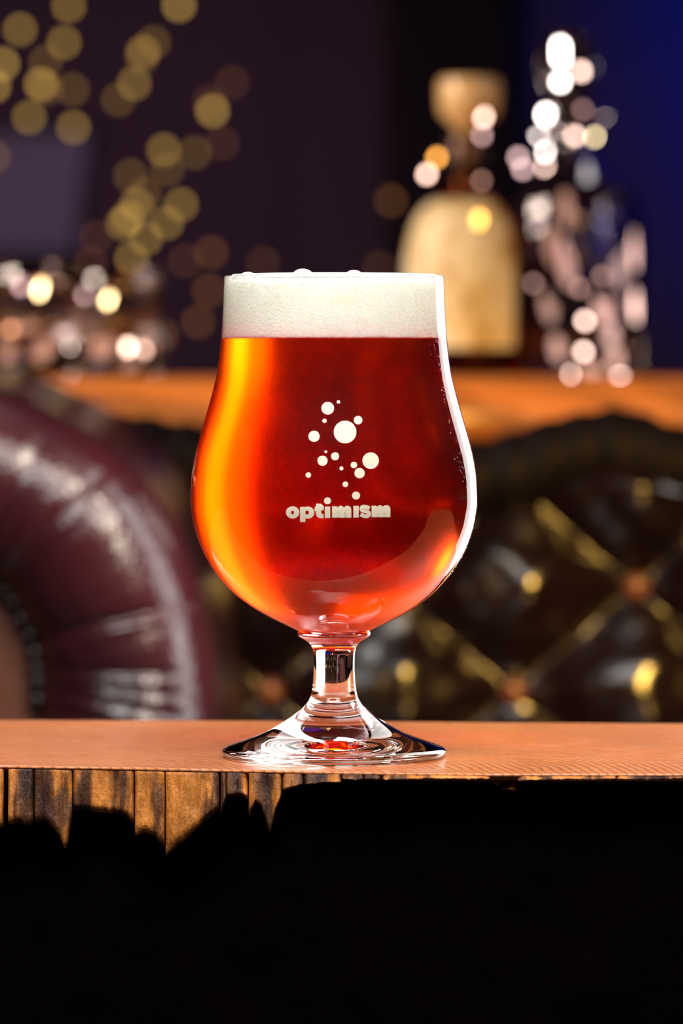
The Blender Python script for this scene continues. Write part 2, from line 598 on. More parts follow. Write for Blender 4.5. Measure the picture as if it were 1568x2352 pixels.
for pi, ct in enumerate(contours):
    rnd = random.Random(pi + 3)
    fn = lerpf(ct)
    x0, x1 = ct[0][0], ct[-1][0]
    nu = max(6, int((x1 - x0) / 4.0)); nv = 16
    tone = rnd.uniform(-0.0016, 0.0016)
    V, Fc = [], []
    fr = []
    for i in range(nu + 1):
        px = x0 + (x1 - x0) * i / nu
        p0 = P(px, 1775, 1.45); x = p0.x
        yn = near_y(x)
        # bottom row -> z on the edge plane
        zb = P(px, fn(px), D + yn).z - 0.0008 * abs(mnoise.noise(Vector((x * 900, pi, 0))))
        edge = min(i, nu - i) / max(1, nu)
        row = []
        for j in range(nv + 1):
            t = j / nv
            z = -0.0007 + (zb + 0.0007) * t
            y = yn + (0.007 if pi in (14, 15) else 0.0005) + tone * t - 0.0030 * t
            y += 0.0016 * mnoise.noise(Vector((x * 130, pi, z * 25))) * min(1, 4 * t)
            y += 0.0008 * mnoise.noise(Vector((x * 520, pi, z * 120))) * min(1, 4 * t)
            y += 0.0014 * math.exp(-(edge * (x1 - x0)) / 2.5) * min(1, 5 * t)
            y += 0.0045 * max(0, t - 0.86) / 0.14 * (0.4 + 0.6 * rnd.random() * 0.3)
            row.append((x, y, z))
        fr.append(row)
    for row in fr:
        V += row
        xx, yy, zz = row[-1]
        V += [(xx, near_y(xx) + 0.013, min(zz + 0.002, -0.0034)), (xx, near_y(xx) + 0.0135, -0.0032)]
    mm = nv + 3
    for i in range(nu):
        for j in range(mm):
            j2 = (j + 1) % mm
            Fc.append((i * mm + j, i * mm + j2, (i + 1) * mm + j2, (i + 1) * mm + j))
    Fc.append(tuple(range(mm))); Fc.append(tuple(nu * mm + j for j in range(mm)))
    o = mesh('split_piece', V, Fc, M_split, fix=True); adopt(o, slab)

# ------------------------------------------------------------------ beer glass
SC = F / D                              # pixels per metre at the glass
AX = 767.0


def zg(py):
    return max(0.0, (1741 - py) / SC)


outer_px = [(1450, 82), (1437, 109), (1418, 148), (1389, 196), (1350, 243), (1300, 283), (1250, 308.5), (1200, 323), (1150, 329.5),
            (1100, 327.5), (1050, 320), (1000, 307.5), (950, 293), (900, 279), (850, 267.5), (800, 261), (740, 256), (680, 253), (636, 251.5)]
bowl_r = pchip([(zg(y), r / SC) for y, r in outer_px])
Z_COL, Z_RIM = zg(1450), zg(634)
Z_BEER = zg(777)
WALL = 0.0014


def inner_r(z):
    t = max(0.0, min(1.0, (z - zg(1411)) / (zg(1250) - zg(1411))))
    return bowl_r(z) - (WALL + 0.0010 * (1 - t))


BOT_IN = zg(1411)
glass = thing('beer_glass', 'clear stemmed tulip beer glass printed with cream dots and a word, full of red beer', 'glass', (0, 0, 0))

prof = []
NB = 150
for i in range(NB + 1):
    z = Z_COL + (Z_RIM - 0.0006 - Z_COL) * i / NB
    prof.append((bowl_r(z), z))
ro = bowl_r(Z_RIM)
for k in range(1, 8):
    a_ = math.pi * k / 8
    prof.append((ro - 0.0006 + 0.0006 * math.cos(a_), Z_RIM - 0.0006 + 0.0006 * math.sin(a_)))
Z_FT = Z_RIM - 0.0014                  # below this line the foam wets the wall
for i in range(7):
    z = Z_RIM - 0.0006 + (Z_FT - Z_RIM + 0.0006) * i / 6
    t = i / 6
    prof.append(((bowl_r(z) - 0.0012) * (1 - t) + inner_r(z) * t, z))
V, Fc = lathe(prof, 160)
mesh('bowl', V, Fc, M_glass, glass)

stem_px = [(1450, 82), (1453, 84), (1458, 83.5), (1463, 80), (1470, 68), (1478, 57.5), (1490, 50.5), (1504, 47.8), (1530, 47.0), (1561, 48.3), (1580, 50), (1600, 54)]
sf = pchip([(y, r) for y, r in stem_px])
prof = []
for i in range(81):
    y = 1600 - 150 * i / 80
    prof.append((sf(y) / SC, zg(y)))
V, Fc = lathe(prof, 128)
mesh('stem', V, Fc, M_glass, glass)
foot_px = [(1600, 54), (1612, 60), (1628, 74), (1647, 97), (1666, 126), (1685, 162), (1700, 200), (1712, 235), (1719, 252), (1725, 258)]
ff = pchip([(y, r) for y, r in foot_px])
prof = [(0.0, 0.0026)] + [(0.034 * k / 12, 0.0026 - 0.0022 * (k / 12) ** 2) for k in range(1, 13)]
prof += [(0.0352, 0.0000), (0.0364, 0.0002), (0.0374, 0.0009), (0.0379, 0.0017)]
for i in range(61):
    y = 1725 - 125 * i / 60
    prof.append((ff(y) / SC, zg(y)))
V, Fc = lathe(prof, 160)
mesh('foot', V, Fc, M_glass, glass)

# beer and its foam (the drink sits inside the glass)
beer = thing('beer', 'red amber beer with a white foam head inside the stemmed glass', 'drink', (0, 0, BOT_IN))
prof = []
rb = inner_r(zg(1397))
for k in range(0, 13):
    t = k / 12
    prof.append((rb * math.sin(t * math.pi / 2), BOT_IN + (zg(1397) - BOT_IN) * (1 - math.cos(t * math.pi / 2))))
for i in range(1, 121):
    z = zg(1397) + (Z_BEER - zg(1397)) * i / 120
    prof.append((inner_r(z), z))
prof.append((inner_r(Z_BEER) * 0.5, Z_BEER)); prof.append((0, Z_BEER))
V, Fc = lathe(prof, 160)
o = mesh('liquid', V, Fc, M_beer); adopt(o, beer)
# keep the corner at the beer line sharp
me = o.data
bm = bmesh.new(); bm.from_mesh(me)
for e in bm.edges:
    if len(e.link_faces) == 2 and all(abs(v.co.z - Z_BEER) < 1e-6 for v in e.verts):
        e.smooth = False
bm.to_mesh(me); bm.free()
prof = [(0, Z_BEER - 0.0003), (inner_r(Z_BEER) - 0.0006, Z_BEER - 0.0003), (inner_r(Z_BEER), Z_BEER)]
for i in range(1, 41):
    z = Z_BEER + (Z_FT - Z_BEER) * i / 40
    prof.append((inner_r(z), z))
rr0 = inner_r(Z_FT)
prof += [(rr0 - 0.0006, Z_FT + 0.0010), (rr0 - 0.0014, Z_FT + 0.0018), (rr0 * 0.9, Z_RIM - 0.0002), (rr0 * 0.5, Z_RIM + 0.0001), (0, Z_RIM + 0.0002)]
V, Fc = lathe(prof, 160)
foam = mesh('foam', V, Fc, M_foam); adopt(foam, beer)


def proj(px, py, off=0.00008, rf=bowl_r):
    v = ray(px, py); v = v / v.y
    lo, hi = D - 0.06, D - 0.0005
    for _ in range(40):
        mid = (lo + hi) / 2
        p = CAM + v * mid
        if math.hypot(p.x, p.y) > rf(p.z) + off:
            lo = mid
        else:
            hi = mid
    return CAM + v * lo


# larger bubbles pressed against the glass in the foam, and three domes on top
rnd = random.Random(5)
big = [(785, 695, 27, 20), (716, 724, 8, 8), (640, 684, 12, 10), (612, 700, 11, 11), (695, 747, 4, 4), (765, 760, 3.5, 3.5), (801, 728, 6, 6),
       (893, 720, 6, 6), (915, 723, 7, 7), (820, 737, 4, 4), (540, 702, 8, 10), (676, 742, 4, 4), (641, 661, 9, 8), (706, 700, 6, 5)]
for px, py, rx, ry in big:
    c = proj(px, py, -0.0002, inner_r)
    bm = bmesh.new(); bmesh.ops.create_uvsphere(bm, u_segments=16, v_segments=10, radius=1.0)
    nrm = Vector((c.x, c.y, 0)).normalized()
    q = Vector((0, -1, 0)).rotation_difference(nrm).to_matrix()
    for v in bm.verts:
        v.co = c + q @ Vector((v.co.x * rx / SC, v.co.y * 0.00022, v.co.z * ry / SC))
    o = frombm('bubble', bm, M_foam_tint); adopt(o, beer)
for px, rr in ((572, 20), (697, 26), (812, 22), (606, 12), (655, 9)):
    x = (px - AX) / SC
    y = -math.sqrt(max(0, 0.034 ** 2 - x * x))
    bm = bmesh.new(); bmesh.ops.create_uvsphere(bm, u_segments=24, v_segments=14, radius=rr / SC)
    for v in bm.verts:
        v.co = Vector((v.co.x + x, v.co.y + y, v.co.z * 0.75 + Z_RIM - 0.0012))
    o = frombm('bubble', bm, M_bubble); adopt(o, beer)


# ---- printing on the bowl
def cu(u, v):
    return (630 + u * 0.19133, 890 + v * 0.19133)


def print_mesh(name, verts2, faces):
    V = [proj(*cu(*p)) for p in verts2]
    o = mesh(name, V, faces, M_print, None, smooth=True); o.parent = glass
    return o


def disc(cx, cy, r):
    V = [(cx, cy)]; Fc = []
    nn = 40
    for k, f_ in enumerate((0.4, 0.75, 1.0)):
        for i in range(nn):
            a = 2 * math.pi * i / nn
            V.append((cx + r * f_ * math.cos(a), cy + r * f_ * math.sin(a)))
        for i in range(nn):
            i2 = (i + 1) % nn
            b0 = 1 + k * nn
            if k == 0:
                Fc.append((0, b0 + i2, b0 + i))
            else:
                p0 = b0 - nn
                Fc.append((p0 + i, p0 + i2, b0 + i2, b0 + i))
    return V, Fc


def join2(*parts):
    V, Fc = [], []
    for v, f in parts:
        k = len(V); V += v; Fc += [tuple(i + k for i in q) for q in f]
    return V, Fc


def ring2(cx, cy, rx, ry, hx, hy, ix, iy):
    nn = 44; V, Fc = [], []
    for i in range(nn):
        a = 2 * math.pi * i / nn
        c, s = math.cos(a), math.sin(a)
        V += [(cx + rx * c, cy + ry * s), ((cx + rx * c + hx + ix * c) / 2, (cy + ry * s + hy + iy * s) / 2), (hx + ix * c, hy + iy * s)]
    for i in range(nn):
        j = (i + 1) % nn
        for k in (0, 1):
            Fc.append((3 * i + k, 3 * i + k + 1, 3 * j + k + 1, 3 * j + k))
    return V, Fc


def poly2(pts):
    bm = bmesh.new()
    vs = [bm.verts.new((x, y, 0)) for x, y in pts]
    bm.faces.new(vs)
    bmesh.ops.triangulate(bm, faces=bm.faces)
    bm.verts.index_update()
    for ax_, lo_, hi_ in ((0, min(p[0] for p in pts), max(p[0] for p in pts)), (1, min(p[1] for p in pts), max(p[1] for p in pts))):
        c_ = lo_ + 17.3
        while c_ < hi_:
            bmesh.ops.bisect_plane(bm, geom=list(bm.verts) + list(bm.edges) + list(bm.faces), plane_co=(c_ if ax_ == 0 else 0, c_ if ax_ else 0, 0), plane_no=(1 - ax_, ax_, 0))
            c_ += 20
    bm.verts.index_update()
    V = [(v.co.x, v.co.y) for v in bm.verts]
    Fc = [tuple(v.index for v in f.verts) for f in bm.faces]
    bm.free()
    return V, Fc


def rect2(x0, y0, x1, y1):
    return poly2([(x0, y0), (x1, y0), (x1, y1), (x0, y1)])


def arc(cx, cy, rx, ry, a0, a1, nn=10):
    return [(cx + rx * math.cos(R(a0 + (a1 - a0) * i / nn)), cy + ry * math.sin(R(a0 + (a1 - a0) * i / nn))) for i in range(nn + 1)]


def stroke2(path, wd):
    # smooth the path then sweep a width
    P2 = path
    for _ in range(3):
        Q = [P2[0]]
        for p, q in zip(P2, P2[1:]):
            Q += [(0.75 * p[0] + 0.25 * q[0], 0.75 * p[1] + 0.25 * q[1]), (0.25 * p[0] + 0.75 * q[0], 0.25 * p[1] + 0.75 * q[1])]
        Q.append(P2[-1]); P2 = Q
    V, Fc = [], []
    for i, p in enumerate(P2):
        a = P2[max(0, i - 1)]; c = P2[min(len(P2) - 1, i + 1)]
        dx, dy = c[0] - a[0], c[1] - a[1]; L = math.hypot(dx, dy) or 1
        nx, ny = -dy / L * wd / 2, dx / L * wd / 2
        V += [(p[0] + nx, p[1] + ny), (p[0] - nx, p[1] - ny)]
    for i in range(len(P2) - 1):
        Fc.append((2 * i, 2 * i + 1, 2 * i + 3, 2 * i + 2))
    return V, Fc


def letter_m(x0, x1, yt, yb):
    s = 65; g = (x1 - x0 - 3 * s) / 2
    a, b_, c = x0 + s, x0 + s + g, x0 + 2 * s + g
    d = c + g
    pts = [(x0, yt + 7), (a - 6, yt + 7), (a - 3, yt + 20)]
    pts += arc(b_ + 20, yt + 34, 36, 34, 215, 325, 8)
    pts += [(c + 4, yt + 20)]
    pts += arc(x1 - 50, yt + 34, 40, 34, 225, 280, 5)
    pts += arc(x1 - 44, yt + 50, 44, 50, 285, 360, 8)
    pts += [(x1, yb), (d, yb), (d, yt + 72)] + arc(d - g / 2, yt + 70, g / 2, 14, 0, -180, 6) + [(c, yt + 72), (c, yb), (b_, yb), (b_, yt + 72)]
    pts += arc(b_ - g / 2, yt + 70, g / 2, 14, 0, -180, 6) + [(a, yt + 72), (a, yb), (x0, yb)]
    return poly2(pts)


for c in [(640, 249, 76), (768, 173, 21), (601, 399, 26), (1004, 392, 51), (475, 586, 67), (848, 534, 136), (617, 771, 17), (728, 826, 48),
          (577, 879, 61), (1155, 878, 99), (954, 930, 39), (804, 972, 24), (1022, 1028, 62), (407, 1051, 33), (851, 1162, 34), (980, 1297, 48)]:
    print_mesh('printed_dot', *disc(*c))
print_mesh('printed_letter', *ring2(218, 1500, 80, 74, 217, 1501, 17, 23))
print_mesh('printed_letter', *join2(ring2(402, 1502, 76, 73, 392, 1501, 21, 26), rect2(308, 1433, 372, 1615)))
tpts = [(499, 1395), (563, 1395), (563, 1428), (592, 1428), (592, 1472), (563, 1472), (563, 1500)] + arc(585, 1498, 22, 22, 180, 100, 6) + \
       [(590, 1522), (590, 1562), (575, 1570)] + arc(556, 1514, 57, 56, 80, 180, 10) + [(499, 1472), (482, 1472), (482, 1440), (497, 1428)]
print_mesh('printed_letter', *poly2(tpts))
print_mesh('printed_letter', *join2(rect2(605, 1429, 669, 1566), disc(637, 1360, 42)))
print_mesh('printed_letter', *letter_m(692, 923, 1420, 1563))
print_mesh('printed_letter', *rect2(947, 1422, 1012, 1562))
print_mesh('printed_letter', *stroke2([(1141, 1452), (1100, 1432), (1050, 1430), (1040, 1470), (1085, 1486), (1140, 1500), (1130, 1542), (1085, 1548), (1033, 1524)], 46))
print_mesh('printed_letter', *letter_m(1166, 1392, 1413, 1558))

# condensation on the right flank: too many droplets to count
bm = bmesh.new()
rnd = random.Random(11)
for k in range(520):
    py = rnd.uniform(780, 1330)
    z = zg(py)
    off = abs(rnd.gauss(0, 20)) + 3
    if 1150 < py:
        off *= 0.6
    rpx = bowl_r(z) * SC
    xx = max(-rpx, rpx - off) / SC
    yy = -math.sqrt(max(0, bowl_r(z) ** 2 - xx * xx))
    rr = rnd.choice([0.8, 0.8, 1.0, 1.3, 1.7]) / SC
    c = Vector((xx, yy, z)); nrm = Vector((xx, yy, 0)).normalized()
    ma = Matrix.Translation(c) @ nrm.to_track_quat('Z', 'Y').to_matrix().to_4x4() @ Matrix.Diagonal((rr, rr, rr * 0.5, 1))
    bmesh.ops.create_icosphere(bm, subdivisions=1, radius=1.0, matrix=ma)
o = frombm('condensation', bm, M_glass, glass); o['kind'] = 'stuff'

# ------------------------------------------------------------------ chesterfield sofa
sofa = thing('chesterfield_sofa', 'buttoned oxblood leather sofa with rolled arm and nailheads behind the bar', 'sofa', (0.05, 1.2, FLOOR))
DB = 2.78                                    # depth of the buttoned back
top_px = pchip([(-900, 985), (100, 962), (240, 955), (340, 958), (470, 975), (760, 1012), (1000, 1022), (1100, 1008), (1165, 996), (1235, 976),
                (1304, 950), (1385, 938), (1450, 945), (1536, 968), (1700, 1000), (2300, 985)])
a_px, b_px = 560.0, 480.0


def tuft(px, py):
    X = (px - 1180) / a_px; Y = (py - 1588) / b_px
    u, v = X + Y, X - Y
    s = abs(math.sin(math.pi * u) * math.sin(math.pi * v))
    return s ** 0.80


V, Fc = [], []
nx, nz = 300, 110
x_lo, x_hi = -800.0, 2200.0
for i in range(nx + 1):
    px = x_lo + (x_hi - x_lo) * i / nx
    yt = top_px(px)
    for j in range(nz + 1):
        py = yt + 70 + (1760 - yt - 70) * j / nz
        f_ = min(1, j / 14)
        d = DB - 0.027 * tuft(px, py) * f_
        d += 0.004 * mnoise.noise(Vector((px / 90, py / 90, 0)))
        p = P(px, py, DB)
        V.append((p.x, d - D, p.z))
for i in range(nx):
    for j in range(nz):
        k = i * (nz + 1) + j
        Fc.append((k, k + 1, k + nz + 2, k + nz + 1))
o = mesh('back', V, Fc, M_leather2); adopt(o, sofa)
# rolled top of the back
V, Fc = [], []
seg = 28
for i in range(nx + 1):
    px = x_lo + (x_hi - x_lo) * i / nx
    c = P(px, top_px(px), DB)
    rr = 0.026 + 0.0012 * math.sin(px / 37.0) + 0.001 * math.sin(px / 13.0)
    for k in range(seg):
        a = 2 * math.pi * k / seg
        V.append((c.x, DB - D + 0.012 + rr * 1.2 * math.cos(a), c.z - 0.026 + rr * math.sin(a)))
for i in range(nx):
    for k in range(seg):
        k2 = (k + 1) % seg
        Fc.append((i * seg + k, i * seg + k2, (i + 1) * seg + k2, (i + 1) * seg + k))
o = mesh('back_roll', V, Fc, simple('matte_leather', (0.004, 0.0025, 0.005), 0.6, spec=0.08, bump=(330, 0.0004)), fix=True); adopt(o, sofa)
# carcass behind the back, seat, feet
xl, xr = P(x_lo, 1500, DB).x, P(x_hi, 1500, DB).x
box('back_frame', xl, xr, DB - D + 0.012, DB - D + 0.075, FLOOR + 0.06, P(784, 1090, DB).z, M_leather2, sofa, bev=0.01)
box('seat', xl, xr, 0.76, DB - D + 0.02, -0.26, -0.105, M_leather2, sofa, bev=0.03)
box('seat_rail', xl, xr, 0.78, DB - D + 0.06, FLOOR + 0.07, -0.262, M_leather2, sofa, bev=0.01)
for fx in (xl + 0.06, xr - 0.06):
    for fy in (0.82, 1.25):
        V, Fc = lathe([(0, FLOOR), (0.016, FLOOR), (0.026, FLOOR + 0.03), (0.03, FLOOR + 0.06), (0.02, FLOOR + 0.075), (0, FLOOR + 0.075)], 20, cx=fx, cy=fy)
        o = mesh('foot', V, Fc, M_post); adopt(o, sofa)
# buttons
for row, yy in enumerate((1588, 1348, 1108)):
    for k in range(-3, 4):
        px = 1180 + a_px * (k + (0.5 if row % 2 else 0))
        if not (-700 < px < 2100) or yy < top_px(px) + 60:
            continue
        c = P(px, yy, DB - 0.006)
        V, Fc = lathe([(0, 0.006), (0.004, 0.0055), (0.0075, 0.0030), (0.0085, 0.0), (0.006, -0.003), (0, -0.003)], 18)
        o = mesh('button', [(c.x + x, c.y - z, c.z + y) for x, y, z in V], Fc, M_button, fix=True); adopt(o, sofa)

# rolled arm, its front scroll trimmed with nails
O_pts = [(-420, 800), (-260, 815), (-120, 850), (0, 893), (130, 955), (250, 1030), (345, 1115), (420, 1240), (465, 1370), (490, 1500), (505, 1650), (512, 1800), (515, 2000)]
I_pts = [(-330, 1300), (-250, 1290), (-170, 1285), (-100, 1300), (-50, 1318), (-8, 1345), (24, 1375), (50, 1424), (75, 1476), (84, 1534), (87, 1591), (90, 1700), (92, 1850)]


def along(pts):
    L = len(pts)

    def fn(t):
        x = t * (L - 1); i = min(L - 2, max(0, int(x))); f_ = x - i
        p0, p1, p2, p3 = pts[max(0, i - 1)], pts[i], pts[i + 1], pts[min(L - 1, i + 2)]
        r = []
        for q in (0, 1):
            r.append(0.5 * (2 * p1[q] + (p2[q] - p0[q]) * f_ + (2 * p0[q] - 5 * p1[q] + 4 * p2[q] - p3[q]) * f_ ** 2 + (3 * p1[q] - p0[q] - 3 * p2[q] + p3[q]) * f_ ** 3))
        return r
    return fn


KX = 5                                       # the far half of the arch, left of the frame
O_ext = [(-830, 2000), (-825, 1600), (-790, 1250), (-700, 980), (-560, 840)] + O_pts
I_ext = [(-560, 1850), (-555, 1650), (-530, 1480), (-470, 1375), (-400, 1320)] + I_pts
_fo, _fi = along(O_ext), along(I_ext)


def fo(t):
    return _fo((t * 12 + KX) / (12 + KX))


def fi(t):
    return _fi((t * 12 + KX) / (12 + KX))


DA = 2.30
V, Fc = [], []
nt_, ns = 340, 40
ntail = 8
pleats = [(0.33, 0.6, .012), (0.43, 1.2, .010), (0.47, .5, .008), (0.66, 2.4, .010), (0.69, .6, .008), (0.765, 1.5, .008), (0.795, 1.6, .007), (0.825, 1.5, .008), (0.86, 1.2, .01)]
T0 = -KX / 12
for i in range(nt_ + 1):
    t = T0 + (1 - T0) * i / nt_
    Ox, Oy = fo(t); Ix, Iy = fi(t)
    for j in range(ns + 1):
        s = j / ns
        ang = math.pi * s                      # 0 at the nail line, pi at the outer edge
        u = 0.5 - 0.5 * math.cos(ang)
        wid = math.hypot(Ox - Ix, Oy - Iy) / (F / DA)
        gro = 0
        for tp, am, wd in pleats:
            wv = wd * (0.6 + 1.1 * (1 - u))
            gro += am * math.exp(-((t - tp - 0.02 * (u - 0.5)) / wv) ** 2)
        gro *= 0.0016 * math.sin(ang) ** 0.5 * (1.25 - 0.55 * u)
        gro += 0.0035 * (1 - u) ** 2 * math.sin(ang) * mnoise.noise(Vector((t * 46, u * 1.5, 2.0)))
        d = DA - (wid * 0.5) * 0.95 * math.sin(ang) + gro
        sh = -gro * (F / DA) * 0.25
        pos = P(Ix + (Ox - Ix) * u, Iy + (Oy - Iy) * u, DA)
        V.append((pos.x, d - D, pos.z))
    for j in range(1, ntail + 1):              # outer side runs back to the sofa back
        pos = P(Ox, Oy, DA)
        V.append((pos.x, DA - D + (DB - DA + 0.02) * j / ntail, pos.z))
mm = ns + 1 + ntail
for i in range(nt_):
    for j in range(mm - 1):
        k = i * mm + j
        Fc.append((k, k + mm, k + mm + 1, k + 1))
o = mesh('arm', V, Fc, M_leather, fix=True); adopt(o, sofa)
# front panel inside the nail line
V, Fc = [], []
cpt = P(-235, 1860, DA - 0.004)
NP = 80
for i in range(NP + 1):
    x, y = fi(T0 + (1 - T0) * i / NP)
    p = P(x + 6, y - 2, DA); V.append((p.x, p.y - 0.002, p.z))
V.append(tuple(cpt))
for i in range(NP):
    Fc.append((i, i + 1, NP + 1))
o = mesh('arm_panel', V, Fc, M_panel, smooth=False); adopt(o, sofa)
md = o.modifiers.new('thick', 'SOLIDIFY'); md.thickness = 0.004
nail_me = None
for t in (0.34, 0.385, 0.43, 0.475, 0.523, 0.583, 0.643, 0.703, 0.755, 0.805, 0.85, 0.9):
    x, y = fi(t)
    p = P(x, y, DA - 0.010)
    if nail_me is None:
        V, Fc = lathe([(0, 0.0045), (0.0022, 0.0040), (0.0042, 0.0025), (0.005, 0.0), (0.0015, -0.001), (0.001, -0.010), (0, -0.010)], 14)
        nail_me = bpy.data.meshes.new('nailhead')
        nail_me.from_pydata([(x_, -z_, y_) for x_, y_, z_ in V], [], Fc)
        nail_me.materials.append(M_nail)
        for q in nail_me.polygons:
            q.use_smooth = True
    o = bpy.data.objects.new('nailhead', nail_me); COL.objects.link(o)
    o.location = p; adopt(o, sofa)

# ------------------------------------------------------------------ console table behind the sofa
DC = 3.16
ZT = P(784, 866, DC).z
console = thing('console_table', 'live-edge wooden console behind the sofa carrying bottles and tumblers', 'table', (0.1, DC - D + 0.2, FLOOR))
V, Fc = [], []
nx = 160
for i in range(nx + 1):
    x = -1.1 + 2.3 * i / nx
    w1 = 0.010 * math.sin(x * 9 + 0.4) + 0.006 * mnoise.noise(Vector((x * 14, 2, 0)))
    yf = DC - D + w1
    row = [(yf + 0.5, ZT), (yf + 0.020, ZT), (yf + 0.008, ZT - 0.004), (yf + 0.001, ZT - 0.014), (yf - 0.004, ZT - 0.026), (yf - 0.005, ZT - 0.038), (yf + 0.002, ZT - 0.050), (yf + 0.012, ZT - 0.056), (yf + 0.5, ZT - 0.056)]
    V += [(x, a_, c_) for a_, c_ in row]
mm = 9
for i in range(nx):
    for j in range(mm):
        j2 = (j + 1) % mm
        Fc.append((i * mm + j, i * mm + j2, (i + 1) * mm + j2, (i + 1) * mm + j))
Fc.append(tuple(range(mm))); Fc.append(tuple(nx * mm + j for j in range(mm)))
o = mesh('tabletop', V, Fc, M_console, fix=True); adopt(o, console)
for lx in (-0.95, 1.05):
    for ly in (DC - D + 0.08, DC - D + 0.42):
        box('leg', lx - 0.03, lx + 0.03, ly - 0.03, ly + 0.03, FLOOR, ZT - 0.054, M_post, console, bev=0.004)

# added tinted mirror chips, each aimed to throw a console glint at the camera
FM = {}


def glint_mirror(root, px, py, d, w, h, col, tgt=None):
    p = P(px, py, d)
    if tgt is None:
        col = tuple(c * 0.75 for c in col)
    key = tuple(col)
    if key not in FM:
        FM[key] = glint_mirror_mat('tinted_glint', col)
    nrm = ((CAM - p).normalized() + ((tgt or CONSOLE_FILL) - p).normalized()).normalized()
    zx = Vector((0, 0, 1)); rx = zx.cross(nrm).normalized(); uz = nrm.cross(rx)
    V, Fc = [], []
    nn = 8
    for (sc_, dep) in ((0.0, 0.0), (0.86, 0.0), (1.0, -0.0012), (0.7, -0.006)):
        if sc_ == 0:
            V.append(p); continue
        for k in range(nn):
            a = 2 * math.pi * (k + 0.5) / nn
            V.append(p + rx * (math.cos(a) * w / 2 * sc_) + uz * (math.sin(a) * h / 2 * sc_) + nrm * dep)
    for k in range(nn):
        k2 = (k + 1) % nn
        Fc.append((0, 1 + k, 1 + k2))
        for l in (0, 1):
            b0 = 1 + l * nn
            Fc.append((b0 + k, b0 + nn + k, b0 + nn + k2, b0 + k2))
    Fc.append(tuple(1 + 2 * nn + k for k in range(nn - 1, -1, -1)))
    o = mesh('glint_mirror', V, Fc, FM[key], smooth=False)
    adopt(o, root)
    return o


DO = 3.30
so = F / DO


def rz(pts, axis_py0):
    """(row, halfwidth px) list -> (r,z) list at depth DO"""
    return [(hw / so, P(784, py, DO).z) for py, hw in pts]


# ---- whisky bottle
ax = P(1069, 700, DO)
bottle = thing('whisky_bottle', 'round-shouldered liquor bottle with cream label and tan stopper beside the decanter', 'bottle', (ax.x, ax.y, ZT))
z = lambda py: P(784, py, DO).z
prof = [(0, ZT + 0.004), (0.035, ZT + 0.0005), (0.042, ZT + 0.002), (0.0445, ZT + 0.006)]
dome = [(640, 139), (600, 138), (560, 132), (530, 124), (500, 112), (475, 94), (458, 72), (447, 50), (438, 40), (420, 36), (380, 35), (340, 36), (330, 42), (318, 42), (312, 36)]
prof += [(hw / so, z(py)) for py, hw in dome] + [(0.004, z(312)), (0, z(312))]
V, Fc = lathe(prof, 64, cx=ax.x, cy=ax.y)
o = mesh('body', V, Fc, M_amber); adopt(o, bottle)
# label wrapped round the front
V, Fc = lathe([(0.0449, z(800)), (0.0451, z(798)), (0.0451, z(660)), (0.0450, z(600)), (0.0432, z(560)), (0.0406, z(530)), (0.0367, z(500)), (0.0308, z(475)), (0.0237, z(459))], 40, R(178), R(322), ax.x, ax.y)
m_lab, nt, b = mat('paper_label')
n1 = noise_n(nt, mapping(nt, (1, 1, 0.6)), 55, 3)
nt.links.new(ramp(nt, n1, [(0.36, (0.50, 0.29, 0.08)), (0.48, (0.86, 0.66, 0.36)), (0.62, (0.93, 0.80, 0.55))]), b.inputs['Base Color'])
b.inputs['Roughness'].default_value = 0.5
o = mesh('label', V, Fc, m_lab); adopt(o, bottle)
md = o.modifiers.new('thick', 'SOLIDIFY'); md.thickness = 0.0004
# stopper
prof = [(0, z(312)), (30 / so, z(312)), (36 / so, z(290)), (52 / so, z(276)), (66 / so, z(262)), (70 / so, z(230)), (70 / so, z(195)), (66 / so, z(182)), (0, z(178))]
V, Fc = lathe(prof, 48, cx=ax.x + 8 / so, cy=ax.y)
o = mesh('stopper', V, Fc, M_cap); adopt(o, bottle)
V, Fc = lathe([(44 / so, z(380)), (45 / so, z(330)), (42 / so, z(316)), (38 / so, z(316)), (38 / so, z(380))], 40, cx=ax.x, cy=ax.y)
o = mesh('neck_collar', V, Fc, simple('dark_foil', (0.10, 0.05, 0.035), 0.3, metal=0.6), fix=True); adopt(o, bottle)
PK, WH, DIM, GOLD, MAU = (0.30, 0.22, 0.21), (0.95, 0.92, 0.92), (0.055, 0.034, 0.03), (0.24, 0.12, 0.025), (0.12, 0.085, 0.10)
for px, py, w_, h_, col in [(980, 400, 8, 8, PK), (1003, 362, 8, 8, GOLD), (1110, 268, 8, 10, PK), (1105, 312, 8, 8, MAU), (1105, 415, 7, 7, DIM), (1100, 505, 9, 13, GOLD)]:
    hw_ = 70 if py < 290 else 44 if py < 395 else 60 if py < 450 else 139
    glint_mirror(bottle, px, py, DO - math.sqrt(max(100, hw_ ** 2 - (px - 1069) ** 2)) / so - 0.001, 0.85 * w_ / 1000, 0.85 * h_ / 1000, col)

